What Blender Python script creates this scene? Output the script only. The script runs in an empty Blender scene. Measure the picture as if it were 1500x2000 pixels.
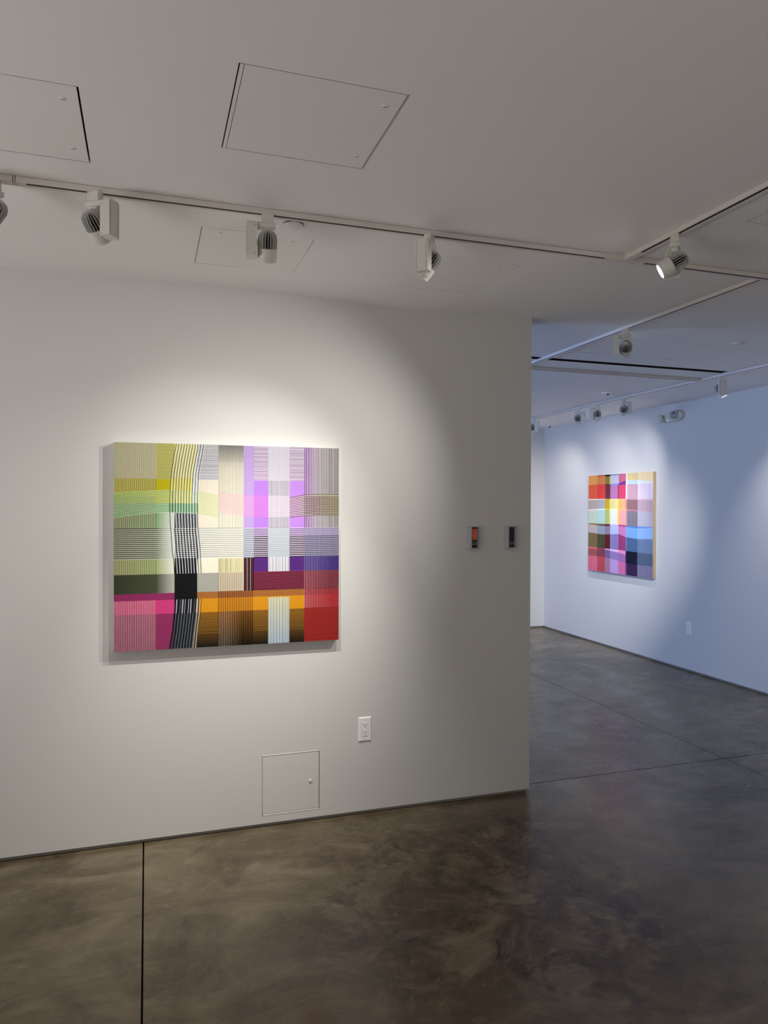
import bpy, bmesh, math, random
from mathutils import Matrix, Vector
random.seed(7)
C = bpy.context.scene.collection
PI = math.pi

# ------------------------------------------------------------------ camera
cam = bpy.data.cameras.new('camera')
cam.sensor_fit = 'HORIZONTAL'
cam.sensor_width = 36.0
cam.lens = 1417.9 / 1500 * 36.0
cam.clip_start = 0.05
camo = bpy.data.objects.new('camera', cam)
C.objects.link(camo)
YAW, PITCH, ROLL = 0.315868, -0.0068367, 0.0032659
r = Vector((math.cos(YAW), -math.sin(YAW), 0)); f = Vector((math.sin(YAW), math.cos(YAW), 0)); u = Vector((0, 0, 1))
f2 = f * math.cos(PITCH) + u * math.sin(PITCH); u2 = -f * math.sin(PITCH) + u * math.cos(PITCH)
r3 = r * math.cos(ROLL) + u2 * math.sin(ROLL); u3 = -r * math.sin(ROLL) + u2 * math.cos(ROLL)
M = Matrix((r3, u3, -f2)).transposed().to_4x4()
M.translation = Vector((0, 0, 1.6))
camo.matrix_world = M
S = bpy.context.scene
S.camera = camo

# ------------------------------------------------------------------ world, area lights, exposure
w = bpy.data.worlds.new('world'); S.world = w
w.use_nodes = True
w.node_tree.nodes['Background'].inputs[0].default_value = (0.75, 0.83, 1.0, 1)
w.node_tree.nodes['Background'].inputs[1].default_value = 0.02
vs = S.view_settings
vs.view_transform = 'Standard'; vs.look = 'None'; vs.gamma = 1.0; vs.use_curve_mapping = False
vs.exposure = 0.0
S.display_settings.display_device = 'sRGB'
S.cycles.use_denoising = True
S.cycles.max_bounces = 8
S.cycles.diffuse_bounces = 6


def area_light(name, loc, rot, sx, sy, power, col):
    l = bpy.data.lights.new(name, 'AREA')
    l.shape = 'RECTANGLE'; l.size = sx; l.size_y = sy; l.energy = power; l.color = col
    o = bpy.data.objects.new(name, l); C.objects.link(o)
    o.location = loc; o.rotation_euler = rot
    return o


# added upward fill, left and behind in the front room; window light behind partition
area_light('front_fill', (-3.3, 1.2, 0.8), (0, -PI / 2 - 1.15, 0), 0.9, 2.9, 60, (1.0, 0.972, 0.955))
area_light('back_fill', (1.8, -2.5, 0.8), (PI / 2 + 1.15, 0, 0), 4.2, 0.9, 31, (1.0, 0.965, 0.945))
area_light('rear_daylight', (-3.28, 6.3, 1.4), (0, -PI / 2 - 0.7, 0), 2.0, 3.6, 228, (0.34, 0.50, 0.93))

WARM = (1.0, 0.985, 0.915)
COOL = (0.95, 0.96, 1.0)

# ------------------------------------------------------------------ materials
def lin(c):
    o = []
    for x in c[:3]:
        x = x / 255.0
        o.append(x / 12.92 if x <= 0.04045 else ((x + 0.055) / 1.055) ** 2.4)
    return (o[0], o[1], o[2], 1.0)


def mat(name, col, rough=0.6, metal=0.0, var=0.03, scale=30.0, bump=0.0, bscale=200.0, spec=0.5, coat=0.0):
    m = bpy.data.materials.new(name); m.use_nodes = True
    nt = m.node_tree; n = nt.nodes; L = nt.links
    b = n['Principled BSDF']
    b.inputs['Roughness'].default_value = rough; b.inputs['Metallic'].default_value = metal
    b.inputs['Specular IOR Level'].default_value = spec
    b.inputs['Coat Weight'].default_value = coat
    tc = n.new('ShaderNodeTexCoord')
    nz = n.new('ShaderNodeTexNoise'); nz.inputs['Scale'].default_value = scale; nz.inputs['Detail'].default_value = 4
    L.new(tc.outputs['Object'], nz.inputs['Vector'])
    mx = n.new('ShaderNodeMix'); mx.data_type = 'RGBA'
    c = lin(col)
    mx.inputs[6].default_value = tuple(max(0, x * (1 - var)) for x in c[:3]) + (1,)
    mx.inputs[7].default_value = tuple(min(1, x * (1 + var)) for x in c[:3]) + (1,)
    L.new(nz.outputs['Fac'], mx.inputs[0]); L.new(mx.outputs[2], b.inputs['Base Color'])
    if bump:
        n2 = n.new('ShaderNodeTexNoise'); n2.inputs['Scale'].default_value = bscale; n2.inputs['Detail'].default_value = 3
        L.new(tc.outputs['Object'], n2.inputs['Vector'])
        bp = n.new('ShaderNodeBump'); bp.inputs['Strength'].default_value = bump; bp.inputs['Distance'].default_value = 0.001
        L.new(n2.outputs['Fac'], bp.inputs['Height']); L.new(bp.outputs['Normal'], b.inputs['Normal'])
    return m


def emit(name, col, s):
    m = bpy.data.materials.new(name); m.use_nodes = True
    b = m.node_tree.nodes['Principled BSDF']
    b.inputs['Base Color'].default_value = (0.8, 0.8, 0.8, 1)
    b.inputs['Emission Color'].default_value = col + (1,)
    b.inputs['Emission Strength'].default_value = s
    return m


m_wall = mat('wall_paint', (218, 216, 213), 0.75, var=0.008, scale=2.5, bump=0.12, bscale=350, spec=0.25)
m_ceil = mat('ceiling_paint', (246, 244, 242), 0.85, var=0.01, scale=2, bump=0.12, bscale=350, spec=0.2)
m_door = mat('access_door_paint', (244, 242, 239), 0.7, var=0.008, scale=3, bump=0.08, bscale=300, spec=0.25)
m_base = mat('reveal_base_grey', (150, 146, 138), 0.6, var=0.08, scale=12)
m_gap = mat('shadow_gap_dark', (38, 36, 34), 0.9, var=0.1)
m_track = mat('track_white', (226, 219, 212), 0.45, var=0.02, scale=20)
m_slot = mat('track_slot_and_shade', (14, 10, 10), 0.7)
m_lamp = mat('lamp_white_enamel', (222, 220, 212), 0.38, var=0.015, scale=25)
m_fin = mat('heat_sink_fin', (206, 204, 198), 0.4, var=0.02)
m_shade_core = mat('fin_shade_core', (8, 8, 8), 0.8)
m_lens = emit('lamp_lens', (1.0, 0.97, 0.9), 9.0)
m_screw = mat('screw_dark', (45, 43, 42), 0.5)
m_plastic = mat('white_plastic', (250, 249, 248), 0.35, var=0.01)
m_black = mat('slot_black', (4, 4, 4), 0.9)
m_holes = mat('socket_hole_dark', (22, 20, 20), 0.7)
m_grey = mat('controller_grey_plastic', (176, 176, 184), 0.4, var=0.02)
m_glass = mat('controller_black_glass', (10, 9, 12), 0.12, spec=0.6)
m_mark = mat('controller_white_marks', (235, 232, 225), 0.5)
m_cream = mat('emergency_light_body', (214, 210, 198), 0.45, var=0.02)
m_reflector = mat('emergency_reflector', (190, 196, 205), 0.18, metal=0.85)
m_led = emit('emergency_led_green', (0.15, 1.0, 0.45), 2.0)
m_cjoint = mat('floor_joint_dark', (26, 23, 20), 0.9)


def floor_material():
    m = bpy.data.materials.new('polished_concrete'); m.use_nodes = True
    nt = m.node_tree; n = nt.nodes; L = nt.links
    b = n['Principled BSDF']
    geo = n.new('ShaderNodeNewGeometry')

    def noise(scale, detail, rough=0.55, dist=0.0, vec=None):
        x = n.new('ShaderNodeTexNoise'); x.inputs['Scale'].default_value = scale; x.inputs['Detail'].default_value = detail
        x.inputs['Roughness'].default_value = rough; x.inputs['Distortion'].default_value = dist
        L.new(vec or geo.outputs['Position'], x.inputs['Vector'])
        return x.outputs['Fac']

    def ramp(fac, stops):
        x = n.new('ShaderNodeValToRGB'); e = x.color_ramp.elements
        e[0].position, e[0].color = stops[0][0], stops[0][1]
        e[1].position, e[1].color = stops[-1][0], stops[-1][1]
        for p, c in stops[1:-1]:
            k = e.new(p); k.color = c
        L.new(fac, x.inputs[0]); return x.outputs[0]

    def mix(fac, a, bb, mode='MIX'):
        x = n.new('ShaderNodeMix'); x.data_type = 'RGBA'; x.blend_type = mode
        if isinstance(fac, float): x.inputs[0].default_value = fac
        else: L.new(fac, x.inputs[0])
        L.new(a, x.inputs[6]); L.new(bb, x.inputs[7]); return x.outputs[2]

    g = lambda v: (v, v, v, 1)
    big = ramp(noise(0.9, 6, 0.6, 0.6), [(0.30, lin((104, 94, 78))), (0.50, lin((124, 114, 97))), (0.70, lin((140, 131, 116)))])
    # trowel marks: stretched, warped smears
    mp = n.new('ShaderNodeMapping'); mp.inputs['Scale'].default_value = (1.0, 2.2, 1.0); mp.inputs['Rotation'].default_value = (0, 0, 0.5)
    L.new(geo.outputs['Position'], mp.inputs['Vector'])
    smear = ramp(noise(2.3, 9, 0.66, 1.6, mp.outputs[0]), [(0.34, lin((76, 65, 50))), (0.5, lin((122, 113, 96))), (0.66, lin((156, 149, 134)))])
    col = mix(0.55, big, smear)
    # darker, rougher patches with crisp ragged edges
    patch = ramp(noise(1.7, 10, 0.68, 0.9), [(0.50, g(0)), (0.60, g(1))])
    area = ramp(noise(0.55, 2, 0.5), [(0.38, g(0)), (0.54, g(1))])
    pm = mix(1.0, patch, area, 'MULTIPLY')
    dark = ramp(noise(9, 8, 0.7, 1.0), [(0.3, lin((62, 50, 38))), (0.7, lin((104, 92, 76)))])
    pmx = n.new('ShaderNodeMath'); pmx.operation = 'MULTIPLY'; pmx.inputs[1].default_value = 0.85
    L.new(pm, pmx.inputs[0])
    col = mix(pmx.outputs[0], col, dark)
    # worn brown zone in front of the partition's free end
    dst = n.new('ShaderNodeVectorMath'); dst.operation = 'DISTANCE'; dst.inputs[1].default_value = (1.35, 2.75, 0)
    wob = n.new('ShaderNodeVectorMath'); wob.operation = 'SCALE'; wob.inputs['Scale'].default_value = 1.1
    nzv = n.new('ShaderNodeTexNoise'); nzv.inputs['Scale'].default_value = 1.6; nzv.inputs['Detail'].default_value = 8; nzv.inputs['Roughness'].default_value = 0.65
    L.new(geo.outputs['Position'], nzv.inputs['Vector'])
    L.new(nzv.outputs['Color'], wob.inputs[0])
    off = n.new('ShaderNodeVectorMath'); off.operation = 'ADD'; off.inputs[1].default_value = (-0.55, -0.55, 0)
    add = n.new('ShaderNodeVectorMath'); add.operation = 'ADD'
    L.new(wob.outputs[0], off.inputs[0]); L.new(off.outputs[0], add.inputs[0]); L.new(geo.outputs['Position'], add.inputs[1])
    flat = n.new('ShaderNodeVectorMath'); flat.operation = 'MULTIPLY'; flat.inputs[1].default_value = (1, 1, 0)
    L.new(add.outputs[0], flat.inputs[0]); L.new(flat.outputs[0], dst.inputs[0])
    zone = ramp(dst.outputs['Value'], [(0.55, g(1)), (1.15, g(0))])
    crisp = ramp(noise(3.4, 11, 0.72, 1.2), [(0.40, g(0)), (0.50, g(1))])
    zm = mix(1.0, zone, crisp, 'MULTIPLY')
    brown = ramp(noise(7, 9, 0.7, 0.8), [(0.36, lin((46, 33, 24))), (0.52, lin((88, 70, 52))), (0.72, lin((132, 124, 106)))])
    col = mix(zm, col, brown)
    flecks = ramp(noise(26, 6, 0.7, 0.8), [(0.56, g(0)), (0.70, g(0.45))])
    lightc = n.new('ShaderNodeRGB'); lightc.outputs[0].default_value = lin((152, 144, 126))
    col = mix(flecks, col, lightc.outputs[0])
    fine = ramp(noise(180, 3), [(0.3, g(0.92)), (0.7, g(1.06))])
    col = mix(1.0, col, fine, 'MULTIPLY')
    tint = n.new('ShaderNodeRGB'); tint.outputs[0].default_value = (0.74, 0.68, 0.56, 1)
    col = mix(1.0, col, tint.outputs[0], 'MULTIPLY')
    L.new(col, b.inputs['Base Color'])
    rg = ramp(noise(3.2, 6, 0.6, 0.8), [(0.3, g(0.22)), (0.7, g(0.38))])
    L.new(rg, b.inputs['Roughness'])
    b.inputs['Specular IOR Level'].default_value = 0.5
    bp = n.new('ShaderNodeBump'); bp.inputs['Strength'].default_value = 0.12; bp.inputs['Distance'].default_value = 0.004
    L.new(noise(6, 8, 0.6, 0.6), bp.inputs['Height']); L.new(bp.outputs['Normal'], b.inputs['Normal'])
    return m


m_floor = floor_material()


def paint_material(name, rough=0.45):
    m = bpy.data.materials.new(name); m.use_nodes = True
    nt = m.node_tree; n = nt.nodes; L = nt.links
    b = n['Principled BSDF']; b.inputs['Roughness'].default_value = rough; b.inputs['Specular IOR Level'].default_value = 0.3
    a = n.new('ShaderNodeVertexColor'); a.layer_name = 'paint'
    tc = n.new('ShaderNodeTexCoord')
    nz = n.new('ShaderNodeTexNoise'); nz.inputs['Scale'].default_value = 60; nz.inputs['Detail'].default_value = 4
    L.new(tc.outputs['Object'], nz.inputs['Vector'])
    rp = n.new('ShaderNodeMapRange'); rp.inputs[3].default_value = 0.94; rp.inputs[4].default_value = 1.04
    L.new(nz.outputs['Fac'], rp.inputs[0])
    mx = n.new('ShaderNodeMix'); mx.data_type = 'RGBA'; mx.blend_type = 'MULTIPLY'; mx.inputs[0].default_value = 1.0
    L.new(a.outputs['Color'], mx.inputs[6]); L.new(rp.outputs[0], mx.inputs[7])
    L.new(mx.outputs[2], b.inputs['Base Color'])
    return m


m_paint = paint_material('acrylic_paint')


def wood_material():
    m = mat('pine_panel_edge', (196, 172, 138), 0.55)
    nt = m.node_tree; n = nt.nodes; L = nt.links
    wv = n.new('ShaderNodeTexNoise'); wv.inputs['Scale'].default_value = 9; wv.inputs['Detail'].default_value = 6
    tc = n.new('ShaderNodeTexCoord'); mp = n.new('ShaderNodeMapping'); mp.inputs['Scale'].default_value = (6, 6, 0.35)
    L.new(tc.outputs['Object'], mp.inputs[0]); L.new(mp.outputs[0], wv.inputs[0])
    rp = n.new('ShaderNodeValToRGB'); rp.color_ramp.elements[0].color = lin((172, 146, 112)); rp.color_ramp.elements[1].color = lin((205, 184, 150))
    L.new(wv.outputs['Fac'], rp.inputs[0]); L.new(rp.outputs[0], n['Principled BSDF'].inputs['Base Color'])
    return m


m_wood = wood_material()

# ------------------------------------------------------------------ helpers
def thing(name, label, cat, loc, rotz=0.0, group=None):
    o = bpy.data.objects.new(name, None); C.objects.link(o)
    o.empty_display_size = 0.05
    o.location = loc; o.rotation_euler = (0, 0, rotz)
    o['label'] = label; o['category'] = cat
    if group: o['group'] = group
    return o


def obj(name, bm, m, parent=None, loc=None, rot=None, smooth=None, bevel=0.0, seg=2):
    me = bpy.data.meshes.new(name)
    bmesh.ops.recalc_face_normals(bm, faces=bm.faces)
    if bevel:
        bmesh.ops.bevel(bm, geom=list(bm.edges), offset=bevel, segments=seg, affect='EDGES', profile=0.5)
    bm.to_mesh(me); bm.free()
    for mm in (m if isinstance(m, (list, tuple)) else [m]): me.materials.append(mm)
    if smooth is not None:
        me.polygons.foreach_set('use_smooth', [True] * len(me.polygons))
        me.set_sharp_from_angle(angle=math.radians(smooth))
    o = bpy.data.objects.new(name, me); C.objects.link(o)
    if parent: o.parent = parent
    if loc: o.location = loc
    if rot: o.rotation_euler = rot
    return o


def struct(name, bm, m, parent=None, **k):
    o = obj(name, bm, m, parent, **k)
    if not parent: o['kind'] = 'structure'
    return o


def box(bm, x0, x1, y0, y1, z0, z1, mi=0):
    v = [bm.verts.new(p) for p in ((x0, y0, z0), (x1, y0, z0), (x1, y1, z0), (x0, y1, z0), (x0, y0, z1), (x1, y0, z1), (x1, y1, z1), (x0, y1, z1))]
    fs = [bm.faces.new([v[i] for i in q]) for q in ((3, 2, 1, 0), (4, 5, 6, 7), (0, 1, 5, 4), (1, 2, 6, 5), (2, 3, 7, 6), (3, 0, 4, 7))]
    for q in fs: q.material_index = mi
    return v


def bx(*a):
    bm = bmesh.new(); box(bm, *a); return bm


def prism(bm, pts, axis, a, b):
    """polygon pts (2D) extruded along axis from a to b. axis 'x': pts=(y,z); 'y': pts=(x,z); 'z': pts=(x,y)"""
    def P(p, t):
        return {'x': (t, p[0], p[1]), 'y': (p[0], t, p[1]), 'z': (p[0], p[1], t)}[axis]
    A = [bm.verts.new(P(p, a)) for p in pts]; B = [bm.verts.new(P(p, b)) for p in pts]
    n = len(pts)
    bm.faces.new(A[::-1]); bm.faces.new(B)
    for i in range(n):
        bm.faces.new((A[i], A[(i + 1) % n], B[(i + 1) % n], B[i]))


def lathe(bm, prof, seg=32, cap=True, mi=0):
    """prof = list of (r, z), revolved about z"""
    rings = []
    for (rr, z) in prof:
        if rr < 1e-6: rings.append([bm.verts.new((0, 0, z))])
        else: rings.append([bm.verts.new((rr * math.cos(2 * PI * i / seg), rr * math.sin(2 * PI * i / seg), z)) for i in range(seg)])
    for a, b in zip(rings, rings[1:]):
        for i in range(seg):
            j = (i + 1) % seg
            q = [a[0]] if len(a) == 1 else [a[i], a[j]]
            q += [b[0]] if len(b) == 1 else [b[j], b[i]]
            if len(q) > 2:
                bm.faces.new(q).material_index = mi
    if cap:
        for rg in (rings[0], rings[-1]):
            if len(rg) > 2: bm.faces.new(rg).material_index = mi


def xf(bm, mtx):
    bmesh.ops.transform(bm, matrix=mtx, verts=bm.verts)


def round_rect(x0, x1, y0, y1, rad, seg=5):
    p = []
    for cx, cy, a0 in ((x1 - rad, y1 - rad, 0), (x0 + rad, y1 - rad, PI / 2), (x0 + rad, y0 + rad, PI), (x1 - rad, y0 + rad, 1.5 * PI)):
        for i in range(seg + 1):
            a = a0 + i * PI / 2 / seg
            p.append((cx + rad * math.cos(a), cy + rad * math.sin(a)))
    return p


def copy_tree(o, parent=None):
    c = o.copy(); C.objects.link(c)
    if parent: c.parent = parent
    for ch in list(o.children):
        if ch.type != 'LIGHT': copy_tree(ch, c)
    return c


# ------------------------------------------------------------------ dimensions
H = 2.667           # ceiling height
XL, XR = -3.4, 5.045
YB, YF = -2.6, 8.55
PY = 3.615          # front face of the partition
PX = 2.047          # its free end
PT = 0.16
WZ = 0.02           # walls end above the floor, over a recessed base


def sag(x, y):
    """the plasterboard ceiling is a little uneven: it dips above the end of the partition and along the right wall"""
    s = -0.024 * math.exp(-((x - 1.38) / 0.36) ** 2 - ((min(y, 3.7) - 3.66) / 0.16) ** 2)
    s += -0.018 * min(1, max(0, (x - 4.5) / 0.45))
    return s


def sheet(us, vs_, holes, P):
    """grid of quads over the sorted lines us x vs_, leaving out the cells inside holes (u0,u1,v0,v1); P maps (u,v) to 3D"""
    us = sorted(set(round(x, 5) for x in us)); vs_ = sorted(set(round(x, 5) for x in vs_))
    bm = bmesh.new(); V = {}
    def gv(i, j):
        if (i, j) not in V: V[(i, j)] = bm.verts.new(P(us[i], vs_[j]))
        return V[(i, j)]
    for i in range(len(us) - 1):
        for j in range(len(vs_) - 1):
            cu = (us[i] + us[i + 1]) / 2; cv = (vs_[j] + vs_[j + 1]) / 2
            if any(h[0] < cu < h[1] and h[2] < cv < h[3] for h in holes): continue
            bm.faces.new((gv(i, j), gv(i + 1, j), gv(i + 1, j + 1), gv(i, j + 1)))
    return bm


def frange(a, b, n): return [a + (b - a) * i / n for i in range(n + 1)]


# ------------------------------------------------------------------ floor: concrete slabs between sawn joints
fb = bmesh.new(); box(fb, XL - 0.3, XR + 0.3, YB - 0.3, YF + 0.3, -0.12, -0.03)
floor = struct('floor', fb, m_cjoint)
jx = [XL - 0.2, -0.013, 3.51, XR + 0.2]
jy = [YB - 0.2, 3.722, YF + 0.2]
g = 0.0034
for i in range(3):
    for j in range(2):
        a, b_ = jx[i] + (g if i else 0), jx[i + 1] - (g if i < 2 else 0)
        c_, d = jy[j] + (g if j else 0), jy[j + 1] - (g if j < 1 else 0)
        struct('slab', bx(a, b_, c_, d, -0.03, 0.0), m_floor, floor)

# ------------------------------------------------------------------ ceiling with openings for the access panels and the air slot
PANELS = [  # x0, x1, y0, y1, wide gap side, latch positions, label
    (-0.605, -0.168, 2.007, 2.435, 'R', [(-0.211, 2.078), (-0.211, 2.356)],
     'ceiling access panel cut off by the left edge, with a dark gap on its right'),
    (0.211, 0.646, 1.776, 2.208, 'RL', [(0.602, 1.846), (0.605, 2.133)],
     'largest looking ceiling access panel, with two round latches, in front of the track'),
    (0.199, 0.635, 2.856, 3.285, 'n', [(0.271, 2.893), (0.557, 2.894)],
     'ceiling access panel between the track and the wall, behind the middle spotlight'),
    (1.148, 1.566, 2.855, 3.327, 'n', [(1.484, 2.909)],
     'faint ceiling access panel near the free end of the partition, behind the third spotlight'),
    (2.12, 2.55, 1.73, 2.158, 'n', [(2.16, 1.80)],
     'ceiling access panel showing only a corner at the right edge of the photo'),
    (2.725, 3.10, 3.885, 4.335, 'n', [(2.80, 3.93), (3.03, 3.93)],
     'ceiling access panel behind the single spotlight over the passage to the far room'),
    (3.43, 3.866, 3.885, 4.33, 'n', [(3.495, 3.93), (3.80, 3.93)],
     'ceiling access panel beside the round cover, just before the black air slot'),
    (3.585, 4.017, 5.15, 5.595, 'n', [(3.65, 5.20), (3.95, 5.20)],
     'far ceiling access panel just beyond the black air slot'),
    (3.90, 4.285, 5.95, 6.40, 'n', [(3.95, 6.0)],
     'farthest ceiling access panel, next to the detector with the black eye'),
]
SLOT = (1.2, 4.312, 4.556, 4.626)
holes = [p[:4] for p in PANELS] + [SLOT]
xs = frange(XL - 0.25, XR + 0.25, 16) + frange(0.5, 2.3, 24) + [4.5, 4.72, 4.95, XR] + [x for h in holes for x in h[:2]]
ys = frange(YB - 0.25, YF + 0.25, 14) + frange(3.30, 3.80, 12) + [y for h in holes for y in h[2:]]
cb = sheet(xs, ys, holes, lambda x, y: (x, y, H + sag(x, y)))
box(cb, XL - 0.25, XR + 0.25, YB - 0.25, YF + 0.25, H + 0.09, H + 0.2)
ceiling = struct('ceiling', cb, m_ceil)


def knob_bm(rad=0.0085, h=0.0022):
    bm = bmesh.new(); lathe(bm, [(rad, 0), (rad, -h * 0.6), (rad * 0.8, -h), (0, -h)], 20, cap=False)
    box(bm, -rad * 0.6, rad * 0.6, -0.0012, 0.0012, -h - 0.0004, -h + 0.001, 1)
    return bm


for (x0, x1, y0, y1, gap, latches, lab) in PANELS:
    cx, cy = (x0 + x1) / 2, (y0 + y1) / 2
    t = thing('ceiling_access_panel', lab, 'access panel', (cx, cy, H), group='ceiling access panels')
    hx, hy = (x1 - x0) / 2, (y1 - y0) / 2
    # opening: sides in ceiling paint, dark void behind
    fr = bmesh.new()
    e = 0.0015
    for a in ((-hx - e, -hx, -hy - e, hy + e), (hx, hx + e, -hy - e, hy + e), (-hx, hx, -hy - e, -hy), (-hx, hx, hy, hy + e)):
        box(fr, a[0], a[1], a[2], a[3], 0.0, 0.03)
    obj('frame', fr, m_door, t)
    obj('void', bx(-hx - 0.001, hx + 0.001, -hy - 0.001, hy + 0.001, 0.028, 0.034), m_gap, t)
    far = cy > 3.6
    gl = 0.0024 if 'L' in gap else (0.0032 if far else 0.0010)
    gr = 0.0042 if 'R' in gap else (0.0032 if far else 0.0014)
    gy = 0.0045 if far else 0.0012
    dz = sag(cx, cy)
    hinge = 0.009 if 'L' in gap else 0
    if hinge:
        obj('hinge_strip', bx(-hx + gl, -hx + gl + hinge, -hy + 0.0016, hy - 0.0016, -0.0004, 0.006), m_door, t)
    obj('door', bx(-hx + gl + (hinge + 0.0018 if hinge else 0), hx - gr, -hy + gy, hy - max(0.0016, gy * 0.8), 0.0006, 0.006), m_door, t)
    for (lx, ly) in latches:
        obj('latch', knob_bm(), [m_door, m_screw], t, loc=(lx - cx, ly - cy, 0.0006))

t = thing('linear_air_slot', 'long black linear air slot in the far ceiling, crossed by a track', 'air vent', ((SLOT[0] + SLOT[1]) / 2, (SLOT[2] + SLOT[3]) / 2, H))
hx, hy = (SLOT[1] - SLOT[0]) / 2, (SLOT[3] - SLOT[2]) / 2
tb = bmesh.new()
box(tb, -hx, hx, -hy, -hy + 0.002, 0, 0.07); box(tb, -hx, hx, hy - 0.002, hy, 0, 0.07)
box(tb, -hx, -hx + 0.002, -hy, hy, 0, 0.07); box(tb, hx - 0.002, hx, -hy, hy, 0, 0.07); box(tb, -hx, hx, -hy, hy, 0.066, 0.07)
obj('trough', tb, m_black, t)
tb = bmesh.new()
box(tb, -hx - 0.006, hx + 0.006, -hy - 0.006, -hy, -0.0012, 0); box(tb, -hx - 0.006, hx + 0.006, hy, hy + 0.006, -0.0012, 0)
obj('flange', tb, m_track, t)

# ------------------------------------------------------------------ walls
WP = (0.549, 0.838, 0.0605, 0.3565)   # wall access panel opening in the partition
wb = sheet([XL, WP[0], WP[1], PX] + frange(0.3, PX, 20), [WZ, WP[2], WP[3], H - 0.06, H + 0.05], [WP], lambda x, z: (x, PY, z))
box(wb, XL, PX, PY + 0.07, PY + PT, WZ, H + 0.03)
# end, bottom and top returns of the lining
box(wb, PX - 0.012, PX, PY + 0.0006, PY + PT, WZ, H + 0.03)
box(wb, XL, PX - 0.012, PY + 0.0005, PY + 0.013, WZ, WZ + 0.02)
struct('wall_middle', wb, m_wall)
struct('baseboard_middle', bx(XL, PX - 0.014, PY + 0.015, PY + PT - 0.015, 0.0015, WZ + 0.02), m_base)


def with_base(side, bwall, bbase):
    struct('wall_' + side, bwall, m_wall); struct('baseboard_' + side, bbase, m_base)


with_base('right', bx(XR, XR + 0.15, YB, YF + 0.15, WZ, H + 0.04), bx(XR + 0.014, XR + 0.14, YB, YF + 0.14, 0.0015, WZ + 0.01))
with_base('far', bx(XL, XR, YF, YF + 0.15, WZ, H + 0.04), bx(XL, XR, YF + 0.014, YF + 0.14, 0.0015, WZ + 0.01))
W3 = (-0.4, 4.0, 0.35, 2.55)  # unseen back opening, added to hold the fill light
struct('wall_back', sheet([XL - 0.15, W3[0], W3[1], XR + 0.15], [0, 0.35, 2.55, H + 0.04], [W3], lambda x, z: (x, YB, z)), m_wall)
fb = bmesh.new()
for a in ((W3[0], W3[0] + 0.05, W3[2], W3[3]), (W3[1] - 0.05, W3[1], W3[2], W3[3]), (W3[0], W3[1], W3[2], W3[2] + 0.05), (W3[0], W3[1], W3[3] - 0.05, W3[3])):
    box(fb, a[0], a[1], YB - 0.12, YB + 0.01, a[2], a[3])
struct('unseen_window_3', fb, m_track)
# left wall, unseen: front opening added for fill light, rear one a window
W1 = (-0.3, 2.7, 0.35, 2.55); W2 = (4.45, 8.15, 0.35, 2.55)
lb = sheet([YB, W1[0], W1[1], PY, W2[0], W2[1], YF], [0, 0.35, 2.55, H + 0.04], [W1, W2], lambda y, z: (XL, y, z))
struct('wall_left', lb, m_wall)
for k, W in ((1, W1), (2, W2)):
    fb = bmesh.new()
    for a in ((W[0], W[0] + 0.05, W[2], W[3]), (W[1] - 0.05, W[1], W[2], W[3]), (W[0], W[1], W[2], W[2] + 0.05), (W[0], W[1], W[3] - 0.05, W[3])):
        box(fb, XL - 0.12, XL + 0.01, a[0], a[1], a[2], a[3])
    struct('unseen_window_%d' % k, fb, m_track)

# ------------------------------------------------------------------ lighting tracks
TH, TW = 0.02, 0.035


def track(name, label, p0, p1, cuts=()):
    """surface track from p0 to p1 (near lower edge coordinates); runs along x or y. slot is open except at cuts"""
    alongx = abs(p1[0] - p0[0]) > abs(p1[1] - p0[1])
    L_ = (p1[0] - p0[0]) if alongx else (p1[1] - p0[1])
    t = thing(name, label, 'light track', (p0[0], p0[1], H), 0 if alongx else PI / 2, 'ceiling light tracks')
    # profile: local y across (0..TW) when along x; when along y the rotation maps local y to -x, so shift
    ys_ = (0, TW) if alongx else (-TW, 0)
    lip = 0.0045
    s0, s1 = (ys_[0] + lip, ys_[0] + lip + 0.016) if alongx else (ys_[1] - lip - 0.016, ys_[1] - lip)
    gp = 0.0016
    pts = [(ys_[0], -gp), (ys_[0], -TH), (s0, -TH), (s0, -TH + 0.012), (s1, -TH + 0.012), (s1, -TH), (ys_[1], -TH), (ys_[1], -gp)]
    bm = bmesh.new(); prism(bm, pts, 'x', 0, L_)
    obj('rail', bm, m_track, t)
    obj('shade_strip', bx(0, L_, ys_[0] + 0.003, ys_[1] - 0.003, -gp - 0.0002, 0.0), m_slot, t)  # dark strip stands in for the shade between rail and ceiling
    segs = []; a = 0.0
    for c in sorted(cuts):
        segs.append((a, c[0])); a = c[1]
    segs.append((a, L_))
    for (a, b_) in segs:
        if b_ > a: obj('conductor_slot', bx(a, b_, s0 + 0.0002, s1 - 0.0002, -TH + 0.002, -TH + 0.0119), m_slot, t)
    for c in cuts:
        obj('slot_cover', bx(c[0], c[1], s0, s1, -TH - 0.0004, -TH + 0.011), m_track, t)
    return t


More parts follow.
